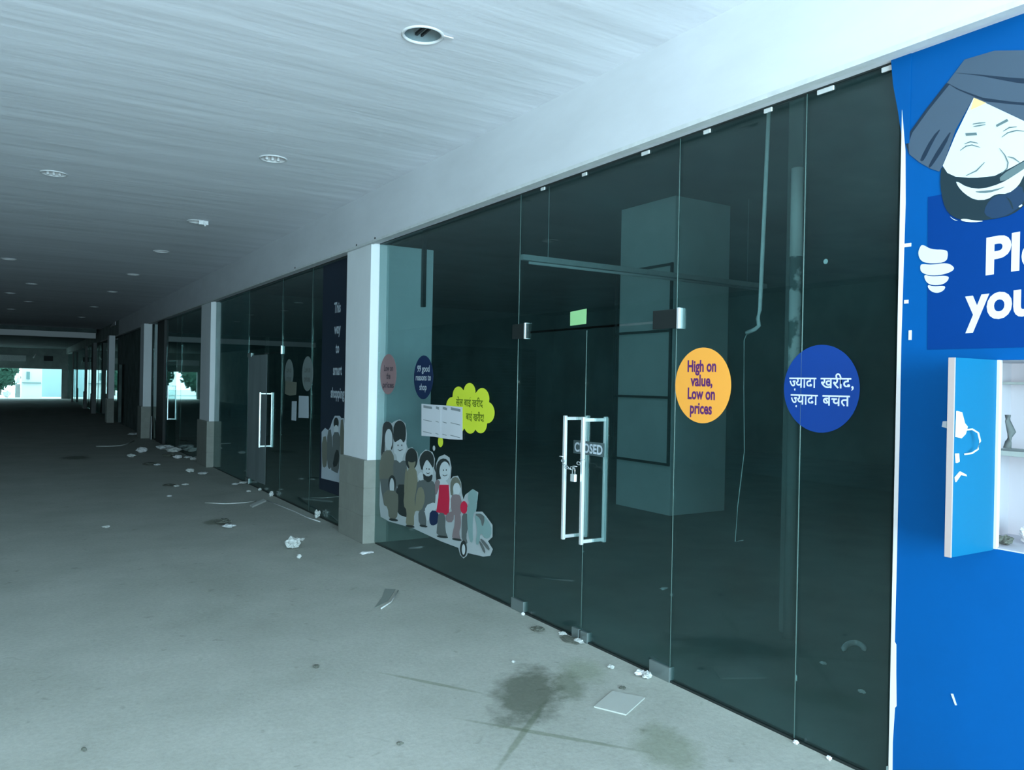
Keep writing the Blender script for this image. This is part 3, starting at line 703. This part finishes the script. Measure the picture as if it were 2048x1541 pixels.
MB().prism([(2.915, hy1-.004, 1.63), (2.945, hy1-.004, 1.625), (2.965, hy1-.004, 1.585), (2.985, hy1-.004, 1.572), (2.972, hy1-.004, 1.545), (2.945, hy1-.004, 1.53), (2.912, hy1-.004, 1.535)], (0, -.006, 0)).build('filler_patch', 'white', dr)
MB().prism([(2.912, hy1-.004, 1.475), (2.93, hy1-.004, 1.475), (2.935, hy1-.004, 1.445), (2.918, hy1-.004, 1.44)], (0, -.006, 0)).build('filler_patch', 'white', dr)
MB().prism([(2.912, hy1-.004, 1.388), (2.945, hy1-.004, 1.408), (2.985, hy1-.004, 1.395), (2.99, hy1-.004, 1.388), (2.95, hy1-.004, 1.395), (2.918, hy1-.004, 1.37)], (0, -.004, 0)).build('filler_patch', 'white', dr)
tag(MB().prism([on(1886, 843, 0, BX), on(1932, 841, 0, BX), on(1932, 856, 0, BX), on(1900, 859, 0, BX), on(1884, 854, 0, BX)], (-.002, 0, 0)).build('tape_strip', 'greyink'), 'grey tape strip on the blue wall behind the hatch door', 'tape')
tag(MB().tube([(3.43, 1.668, 1.61), (3.43, 1.668, 1.585), (3.435, 1.655, 1.54), (3.43, 1.664, 1.50), (3.43, 1.668, 1.475)], [.012, .010, .017, .012, .016], 8).build('rag_bundle', mat('dark_rag', (.12, .14, .14), .9), smooth=True), 'dark twisted rag standing on the shelf inside the wall hatch', 'rag')

def crumple(name, m, c, size, seed, label, cat, flat=.6, group=None):
    bm = bmesh.new(); bmesh.ops.create_icosphere(bm, subdivisions=3, radius=1)
    for v in bm.verts:
        n_ = noise.fractal(v.co*1.7+Vector((seed*3.1, seed*1.7, seed)), 1, 2, 3)
        v.co = v.co*(1+.55*n_)
        v.co = Vector((v.co.x*size[0], v.co.y*size[1], v.co.z*size[2]))
    mn = min(v.co.z for v in bm.verts)
    for v in bm.verts: v.co.z -= mn; v.co += Vector(c)
    b = MB(); b.bm.free(); b.bm = bm
    return tag(b.build(name, m), label, cat, group)
crumple('crumpled_paper', 'white', (3.42, 1.56, hz0), (.04, .05, .032), 5, 'crumpled white paper lying at the bottom of the wall hatch', 'paper')
crumple('dirty_cloth', 'dirt', (3.33, 1.62, hz0), (.03, .025, .018), 8, 'dark dirty cloth lump at the bottom of the wall hatch', 'cloth')

# ------------------------------------------------------------------ inside the near shop
struct_col = MB().box(7.3, 8.32, 7.7, 8.8, 0, 4.2, .01).build('shop_column', 'column')
tag(struct_col, 'wide pale square column standing inside the dark shop', 'column')
fr = MB()
for z in (.67, 1.55, 2.43, 3.30): fr.box(7.255, 7.285, 7.70, 8.86, z-.016, z+.016)
for y in (7.715, 8.84): fr.box(7.255, 7.285, y-.016, y+.016, .66, 3.32)
tag(fr.build('rail_frame', 'black'), 'thin black rail frame fixed against the shop column', 'frame')
bt = empty('light_batten', (6.5, 7.27, 3.05), 'long pale light batten hanging across the dark shop', 'lamp')
MB().box(4.65, 8.55, 7.24, 7.31, 3.04, 3.10, .004).build('batten_body', 'offwhite', bt)
MB().tube([(4.75, 7.275, 3.02), (8.45, 7.275, 3.02)], .016, 10).build('tube', 'white', bt, True)
for x_ in (5.0, 8.2): MB().tube([(x_, 7.275, 3.1), (x_, 7.275, 4.2)], .004, 6).build('hanger', 'wire', bt)
cnd = MB().tube([(3.9, 3.31, 4.2), (3.9, 3.316, 3.42), (3.9, 3.354, 2.18), (3.9, 3.37, 2.13), (3.9, 3.36, 2.085), (3.9, 3.39, 2.065), (3.9, 3.457, 2.045)], .0125, 10).build('conduit', 'offwhite', smooth=True)
tag(cnd, 'white conduit hanging inside the shop with a kinked lower end', 'pipe')
wr = MB().tube([(3.9, 3.452, 2.045), (3.9, 3.475, 2.0), (3.9, 3.47, 1.7), (3.9, 3.455, 1.3), (3.9, 3.50, .95), (3.9, 3.515, .72), (3.9, 3.45, .74)], .0028, 5).build('dangling_wire', 'wire')
tag(wr, 'thin pale wire dangling below the kinked white conduit', 'wire')
pm = mat('flaking_white_paint', (.62, .68, .70), .7)
nt = pm.node_tree; tcn = nt.nodes.new('ShaderNodeTexCoord'); nn = nt.nodes.new('ShaderNodeTexNoise'); nn.inputs['Scale'].default_value = 5; nn.inputs['Detail'].default_value = 6
rp = nt.nodes.new('ShaderNodeValToRGB'); rp.color_ramp.elements[0].position = .47; rp.color_ramp.elements[0].color = (.16, .22, .22, 1); rp.color_ramp.elements[1].position = .53; rp.color_ramp.elements[1].color = (.80, .86, .88, 1)
nt.links.new(tcn.outputs['Object'], nn.inputs[0]); nt.links.new(nn.outputs[0], rp.inputs[0]); nt.links.new(rp.outputs[0], nt.nodes['Principled BSDF'].inputs['Base Color'])
pl = empty('white_pole', (4.5, 3.57, 0), 'pale pole with flaking white paint inside the shop, behind the blue sticker', 'pole')
MB().tube([(4.5, 3.57, 1.70), (4.5, 3.57, 2.62)], .040, 16).build('flaking_length', pm, pl, True)
MB().tube([(4.5, 3.57, 0), (4.5, 3.57, 1.71)], .036, 16).build('bare_length', 'shopwall', pl, True)
MB().tube([(4.5, 3.57, 2.60), (4.5, 3.57, 3.2)], .042, 16).build('painted_length', mat('clean_white_paint', (.86, .90, .92), .6), pl, True)
MB().box(4.56, 4.60, 3.58, 3.70, 0, 4.2).build('backing_strip', 'shopwall', pl)
tag(MB().box(3.70, 3.74, 7.74, 7.785, 2.5, 4.1).build('cable_duct', 'darkmetal'), 'dark cable duct on the nearest pillar, seen through the glass', 'duct')
# far shop wall opening
sh2 = empty('dark_shutter', (9, 23.9, 0), 'dark ribbed shutter on the far wall inside the shop', 'shutter')
mbs = MB()
for k in range(26): mbs.box(4.6, 16, 23.90, 23.95, .02+k*.112, .125+k*.112, .0)
mbs.build('slats', 'darkwall', sh2)
for x_ in (6.3, 9.4): MB().box(x_, x_+.12, 23.85, 23.95, 0, 2.95).build('guide_rail', 'wall', sh2)
# bowl-like scrap and others on the shop floor
bm_ = MB()
pts = [on(1708, 1293, 2, .0)]
cpos = pts[0]
n = 20; ring = []
mbb = MB()
for k in range(n+1):
    a = math.radians(20+140*k/n); ring.append((cpos.x+.0+math.cos(a)*.055*.85+.0, cpos.y+math.sin(a)*.0, .005))
arcpts = [on(1708+22*math.cos(math.radians(170-160*k/12)), 1305-19*math.sin(math.radians(170-160*k/12)), 2, .02) for k in range(13)]
tag(MB().tube(arcpts, [.006]+[.018]*11+[.006], 8).build('foam_crescent', 'offwhite', smooth=True), 'white crescent shaped scrap on the shop floor near the blue wall', 'scrap')
for i, (px, py, lab) in enumerate(((1328, 1180, 'pale flat scrap on the shop floor right of the glass doors'), (1647, 1330, 'small pale bit on the shop floor left of the crescent scrap'), (1723, 1387, 'small pale bit on the shop floor below the crescent scrap'))):
    q = on(px, py, 2, 0); crumple('plaster_crumb', 'offwhite', q, (.035 if i == 0 else .014, .02, .008), 20+i, lab, 'crumb')
# items clinging to the panes: shapes seen high on glass right side
q = on(1656, 524, 0, W+.03); 
tag(disc('glue_blob', 'offwhite', W+.0135, q.y, q.z, .012, sq=1.0), 'round pale glue blob on the glass above the blue sticker', 'blob')

# clips along the top of the glass
for i, (px, py, ln_, lab) in enumerate(((1773, 134, .05, 'metal glass clip at the top nearest the blue wall'), (1650, 177, .09, 'second metal glass clip from the blue wall, at the glass top'),
                                       (1535, 221, .05, 'glass clip at the top of the pane joint right of the orange sticker'), (1413, 259, .05, 'glass clip at the top just right of the door joint'),
                                       (1290, 301, .07, 'glass clip at the top over the right glass door'), (1168, 345, .05, 'glass clip at the top over the middle of the double doors'), (1085, 372, .05, 'glass clip at the top left of the double doors'))):
    q = on(px, py, 0, W-.01)
    tag(MB().box(W-.010, W-.001, q.y-ln_/2, q.y+ln_/2, ZT-.034, ZT-.012, .003).build('glass_clip', 'offwhite'), lab, 'clip', 'clips holding the top of the glass')
for (y_, s_) in ((8.62, 1), (7.95, 1)):
    pass
for i, (px, py, lab) in enumerate(((713, 491, 'dark screw hole in the fascia above the nearest pillar, left one'), (750, 477, 'dark screw hole in the fascia above the nearest pillar, right one'), (590, 536, 'dark screw hole in the fascia over the second bay'))):
    q = on(px, py, 0, FX-.001); tag(disc('fascia_screw', 'black', FX, q.y, q.z, .014, th=.003, n=12), lab, 'screw')

# ------------------------------------------------------------------ ceiling fixtures
def downlight(x, y, style, label):
    e = empty('downlight', (x, y, ZC), label, 'ceiling light', 'recessed ceiling lights')
    # rim
    bm = bmesh.new(); N = 32; prof = [(.103, .004), (.103, -.004), (.112, -.009), (.121, -.004), (.121, 0)]
    rings = [[bm.verts.new((x+r*math.cos(2*math.pi*k/N), y+r*math.sin(2*math.pi*k/N), ZC+dz)) for k in range(N)] for r, dz in prof]
    for A, B in zip(rings, rings[1:]):
        for k in range(N): bm.faces.new((A[k], A[(k+1) % N], B[(k+1) % N], B[k]))
    b = MB(); b.bm.free(); b.bm = bm; b.build('rim', 'white', e, True)
    # can
    bm = bmesh.new(); prof = [(.104, 0), (.104, .16), (.03, .17)]
    rings = [[bm.verts.new((x+r*math.cos(2*math.pi*k/N), y+r*math.sin(2*math.pi*k/N), ZC+dz)) for k in range(N)] for r, dz in prof]
    for A, B in zip(rings, rings[1:]):
        for k in range(N): bm.faces.new((A[k], A[(k+1) % N], B[(k+1) % N], B[k]))
    bm.faces.new(rings[-1])
    b = MB(); b.bm.free(); b.bm = bm; b.build('recess_can', 'recess' if style == 0 else 'white', e, True)
    if style == 0:
        MB().box(x-.006, x+.010, y-.09, y+.09, ZC+.03, ZC+.045).box(x+.03, x+.04, y-.09, y+.09, ZC+.03, ZC+.045).build('bracket', 'black', e)
        MB().box(x+.095, x+.155, y-.075, y-.055, ZC-.01, ZC-.004).build('spring_clip', 'white', e)
    if style == 1:
        for a in (-.05, .0, .05): MB().tube([(x+a, y+.02, ZC+.05), (x+a, y+.02, ZC-.012)], .014, 10).build('lamp_holder', 'white', e, True)
    if style == 2:
        MB().box(x-.0, x+.11, y-.11, y-.085, ZC-.05, ZC-.003).build('dangling_clip', 'white', e)
        MB().tube([(x+.05, y-.10, ZC), (x+.075, y-.12, ZC-.07)], .012, 8).build('loose_lead', 'white', e)
M['recess'] = mat('recess_grey', (.16, .22, .24), .8)
names = ['first', 'second', 'third', 'fourth', 'fifth', 'sixth', 'seventh', 'eighth']
extra = {0: ' empty round hole, nearest the camera', 1: ' with white lamp holders showing inside', 2: ' with a loose clip hanging down'}
for i, (x, y) in enumerate(hol):
    if x > 1:
        st = i if i < 3 else 3
        lab = names[i]+' recessed ceiling light of the near row' + extra.get(i, ' beside the fascia, counted from the camera')
    else:
        k = i-8; st = 3 if k % 2 else 1
        lab = ['first', 'second', 'third', 'fourth', 'fifth', 'sixth'][k]+' recessed ceiling light along the left side, counted from the camera'
    downlight(x, y, st, lab)
q = on(228, 648, 0, 3.07)
tag(MB().prism([(3.09, 33.9, 3.52), (3.09, 31.9, 3.52), (3.09, 31.9, 3.70)], (-.02, 0, 0)).build('torn_board', 'white'), 'pale triangular torn board on the fascia above the fourth pillar', 'board')

# ------------------------------------------------------------------ debris on the floor
def at(px, py, h=0): return on(px, py, 2, h)
deb = [ # px, py, size(m), material, name, category, label
 (586, 1098, (.075, .06, .055), 'foam', 'crumpled_paper', 'paper', 'round crumpled white paper ball on the floor left of the nearest pillar'),
 (594, 1084, (.04, .03, .02), 'foam', 'paper_scrap', 'paper', 'white scrap just behind the crumpled paper ball'),
 (602, 1082, (.035, .03, .015), 'foam', 'paper_scrap', 'paper', 'second white scrap behind the crumpled paper ball, further right'),
 (598, 1118, (.02, .02, .02), 'foam', 'plaster_crumb', 'crumb', 'tiny pale crumb in front of the crumpled paper ball'),
 (733, 1108, (.07, .04, .012), 'white', 'plaster_strip', 'scrap', 'white plaster scrap lying below the nearest pillar base'),
 (212, 1056, (.045, .04, .012), 'foam', 'paper_scrap', 'paper', 'lone pale scrap on the open floor at the left'),
 (638, 1037, (.035, .04, .05), 'foam', 'crumpled_cup', 'cup', 'small crushed white cup against the second bay glass'),
 (495, 968, (.10, .10, .025), 'foam', 'plaster_chunk', 'chunk', 'white plaster chunk at the foot of the frosted door'),
 (470, 970, (.08, .08, .02), 'offwhite', 'plaster_chunk', 'chunk', 'grey plaster chunk left of the one by the frosted door'),
 (497, 985, (.05, .05, .02), 'foam', 'plaster_crumb', 'crumb', 'pale crumb in front of the frosted door'),
 (524, 982, (.04, .04, .03), 'foam', 'plaster_crumb', 'crumb', 'pale crumb right of the frosted door foot'),
 (552, 993, (.035, .04, .035), 'offwhite', 'plaster_crumb', 'crumb', 'grey crumb by the second bay glass under the paper sheets'),
 (380, 946, (.11, .11, .05), 'foam', 'crumpled_paper', 'paper', 'white crumpled paper left of the second pillar foot'),
 (405, 949, (.12, .12, .03), 'offwhite', 'plaster_chunk', 'chunk', 'grey broken plaster just left of the second pillar foot'),
 (284, 906, (.17, .15, .08), 'white', 'foam_block', 'block', 'bright white block in the litter before the third pillar'),
 (262, 915, (.13, .12, .05), 'foam', 'plaster_chunk', 'chunk', 'pale chunk left of the bright white block'),
 (268, 871, (.22, .3, .05), 'offwhite', 'plaster_chunk', 'chunk', 'grey chunk behind the litter, left of the third pillar'),
 (330, 900, (.25, .25, .08), 'offwhite', 'paper_heap', 'litter', 'low grey heap of torn paper right of the third pillar'),
 (348, 906, (.22, .22, .09), 'foam', 'paper_heap', 'litter', 'middle pale heap of torn paper by the third bay glass'),
 (369, 903, (.10, .10, .06), 'foam', 'crumpled_paper', 'paper', 'pale crumpled paper at the right of the litter heaps'),
 (356, 918, (.12, .12, .06), 'white', 'crumpled_paper', 'paper', 'bright crumpled paper in front of the litter heaps'),
 (336, 913, (.16, .12, .04), 'dirt', 'dirt_clod', 'dirt', 'dark clod among the litter heaps'),
 (375, 917, (.12, .12, .03), 'offwhite', 'plaster_chunk', 'chunk', 'flat grey chunk at the front right of the litter heaps'),
 (390, 921, (.11, .11, .05), 'foam', 'plaster_chunk', 'chunk', 'pale chunk nearest the second pillar among the litter'),
 (300, 930, (.20, .20, .03), 'dirt', 'dirt_clod', 'dirt', 'dark dirt clod on the floor below the bright white block'),
 (315, 932, (.09, .08, .03), 'offwhite', 'plaster_crumb', 'crumb', 'pale crumb on the dark dirt below the bright white block'),
 (338, 972, (.14, .12, .02), 'dirt', 'dirt_clod', 'dirt', 'dark dirt clod left of the floor scraps, mid corridor'),
 (353, 974, (.06, .05, .02), 'foam', 'plaster_crumb', 'crumb', 'left pale crumb in the mid corridor pair'),
 (370, 971, (.07, .06, .02), 'foam', 'plaster_crumb', 'crumb', 'right pale crumb in the mid corridor pair'),
 (338, 994, (.05, .05, .015), 'offwhite', 'plaster_crumb', 'crumb', 'grey crumb on the floor below the mid corridor pair'),
 (447, 1048, (.085, .12, .03), 'dirt', 'rag_scrap', 'rag', 'small dark rag on the floor left of the paper ball'),
 (458, 1056, (.07, .07, .02), 'offwhite', 'rag_scrap', 'rag', 'pale folded scrap touching the small dark rag'),
 (632, 1336, (.02, .02, .008), 'dirt', 'dirt_clod', 'dirt', 'small dark speck alone on the bare foreground floor'),
 (1075, 1262, (.045, .05, .012), 'dirt', 'dirt_clod', 'dirt', 'dark crumb by the glass left of the door centre'),
 (1280, 1352, (.04, .03, .015), 'white', 'plaster_chunk', 'chunk', 'white chunk at the foot of the right door'),
 (1294, 1358, (.03, .03, .02), 'foam', 'plaster_chunk', 'chunk', 'small grey-white chunk just right of the white one at the right door'),
 (1222, 1338, (.02, .02, .01), 'foam', 'plaster_crumb', 'crumb', 'tiny crumb left of the white chunk near the right door'),
 (1165, 1284, (.025, .05, .012), 'foam', 'plaster_crumb', 'crumb', 'crumb under the meeting edge of the two doors'),
 (1140, 1268, (.025, .03, .012), 'foam', 'plaster_crumb', 'crumb', 'crumb at the glass just left of the meeting door edges'),
 (1150, 1280, (.05, .10, .008), 'dirt', 'dirt_clod', 'dirt', 'dark dirt before the meeting edge of the two doors'),
 (1049, 1231, (.015, .015, .012), 'white', 'plaster_crumb', 'crumb', 'tiny white crumb at the left door hinge'),
 (1026, 1326, (.012, .016, .006), 'foam', 'plaster_crumb', 'crumb', 'tiny pale crumb above the dark floor stain'),
 (1245, 1378, (.02, .02, .006), 'dirt', 'dirt_clod', 'dirt', 'small dark crumb between the stain and the right door'),
 (1601, 1487, (.012, .014, .010), 'white', 'plaster_crumb', 'crumb', 'tiny white crumb at the glass foot near the blue wall'),
 (1668, 1518, (.012, .014, .010), 'white', 'plaster_crumb', 'crumb', 'tiny white crumb closest to the blue wall foot'),
 (168, 1503, (.012, .012, .008), 'dirt', 'dirt_clod', 'dirt', 'small dark speck at the bottom left of the floor'),
 (800, 1490, (.018, .014, .006), 'dirt', 'dirt_clod', 'dirt', 'small dark speck on the floor at the bottom centre'),
]
for i, (px, py, sz, m_, nm, cat, lab) in enumerate(deb):
    q = at(px, py); 
    kf = .62 if q.y > 12 else .9; sz = tuple(v*kf for v in sz)
    if q.x > W-.02-sz[0]: q.x = W-.02-sz[0]
    crumple(nm, m_, (q.x, q.y, 0), sz, i*1.3+2, lab, cat)
def strip(name, pxs, r, m_, lab, cat, lift=None):
    P = [at(a, b, r+(lift[i] if lift else 0)) for i, (a, b) in enumerate(pxs)]
    return tag(MB().tube(P, r, 6).build(name, m_, smooth=True), lab, cat)
strip('loose_cable', [(192, 893), (215, 893), (240, 892), (255, 888), (268, 882)], .012, 'foam', 'pale curved cable on the floor left of the third pillar', 'cable')
strip('loose_cable', [(410, 1006), (450, 1008), (490, 1006), (512, 1002)], .006, 'foam', 'thin pale cable lying across the floor before the second bay', 'cable')
tag(MB().prism([at(500, 1013), at(527, 1001), at(532, 1004), at(505, 1016)], (0, 0, .02)).build('trim_offcut', 'foam'), 'short white strip offcut on the floor by the thin cable', 'strip')
strip('loose_cable', [(535, 1002), (560, 1012), (590, 1024), (615, 1036), (640, 1044)], .006, 'offwhite', 'thin grey cable along the foot of the second bay glass', 'cable')
# thin dark card standing in for a crescent shadow on the floor
tag(MB().prism([at(748, 1218), at(764, 1196), at(770, 1179), at(791, 1180), at(776, 1203)], (0, 0, .004)).build('shadow_card', mat('shadow_card_grey', (.20, .23, .21), .8)), 'dark card shaped as a crescent shadow on the floor below the family sticker', 'card')
tag(MB().tube([at(762, 1218, .006), at(782, 1205, .01), at(796, 1182, .012)], .006, 6).build('pale_splinter', 'foam', smooth=True), 'pale splinter along the edge of the dark shadow-shaped card', 'splinter')
# floor tile pieces near the stain
tag(MB().prism([at(1188, 1416), at(1224, 1385), at(1290, 1398), at(1252, 1432)], (0, 0, .007)).build('loose_tile', mat('tile_pale', (.43, .45, .42), .6)), 'flat pale loose tile on the floor right of the dark stain', 'tile')
# leaning boards at pillar three
tag(MB().prism([(3.14, 23.5, 0), (3.14, 23.16, 0), (3.155, 23.22, .45), (3.17, 23.38, .62), (3.16, 23.5, .5)], (.015, 0, 0)).build('leaning_board', 'offwhite'), 'pale board leaning at the foot of the third pillar', 'board')

# ------------------------------------------------------------------ beyond the far opening
struct(MB().box(-30, 30, 64, 110, -.25, -.02).build('floor_outside', 'ground'))
kx0, kx1 = .47, 1.75
kk = empty('white_kiosk', (1.1, 68, 0), 'bright white kiosk outside the far opening', 'kiosk')
MB().box(kx0, kx1, 67.2, 69.2, -.02, 2.7, .02).build('kiosk_body', 'kiosk', kk)
MB().box(kx0+.30, kx0+.52, 67.14, 67.2, 1.30, 1.85).build('window_opening', 'dteal', kk)
MB().box(kx0+.05, kx1-.05, 67.1, 67.2, 1.02, 1.08).build('ledge', 'dteal', kk)
struct(MB().box(1.78, 6, 70, 70.3, -.02, 4).build('wall_outside', 'palewall'))
for i, (x_, y_, s_, lab) in enumerate(((-.9, 76, 1.5, 'dark bush outside the far opening, nearest the white kiosk'), (-4.3, 77, 1.5, 'dark bush outside the far opening, middle one'), (-7.8, 77, 1.5, 'dark bush outside the far opening, leftmost'))):
    e = empty('bush', (x_, y_, -.02), lab, 'bush')
    MB().tube([(x_, y_, -.02), (x_, y_, .8)], .09, 8).build('trunk', 'dirt', e)
    bm = bmesh.new(); rr = random.Random(i)
    for k in range(420):
        a = rr.uniform(0, 6.28); u = rr.uniform(-1, 1); r_ = s_*(.6+.4*rr.random()); sq = math.sqrt(1-u*u)
        c_ = Vector((x_+r_*sq*math.cos(a), y_+r_*sq*math.sin(a), 1.9+r_*u*.95))
        t1 = Vector((rr.uniform(-1, 1), rr.uniform(-1, 1), rr.uniform(-1, 1))).normalized()*.28; t2 = t1.orthogonal().normalized()*.16
        vs = [bm.verts.new(c_+t1), bm.verts.new(c_+t2), bm.verts.new(c_-t1), bm.verts.new(c_-t2)]; bm.faces.new(vs)
    bmesh.ops.create_icosphere(bm, subdivisions=3, radius=s_*.86, matrix=Matrix.Translation((x_, y_, 1.9)))
    b = MB(); b.bm.free(); b.bm = bm; b.build('foliage', 'leaf', e)
crumple('white_sack', 'kiosk', (-.42, 66.3, -.02), (.26, .2, .26), 31, 'white sack on the ground outside, left of the kiosk', 'sack')
crumple('hanging_cloth', 'kiosk', (.24, 67.4, .95), (.16, .12, .34), 33, 'white cloth bundle against the kiosk side outside', 'cloth')
tag(MB().box(.1, .42, 67.3, 67.6, -.02, .94, .01).build('crate_stand', 'wall'), 'dark crate stand beside the kiosk under the cloth bundle', 'crate')
# tube lamp on the end bulkhead
tag(MB().tube([(1.12, 63.965, 2.78), (1.30, 63.965, 3.1)], .04, 8).build('slanting_tube', 'white', smooth=True), 'short slanting white tube on the bulkhead over the far opening', 'tube')
tag(MB().box(1.75, 2.3, 63.85, 63.999, 2.62, 2.95).build('dark_box', 'black'), 'dark box on the bulkhead above the far opening', 'box')
tag(MB().box(-5.5, .7, 63.9, 63.999, 2.55, 2.95).build('shop_signboard', 'offwhite'), 'long pale board on the bulkhead above the far opening', 'board')
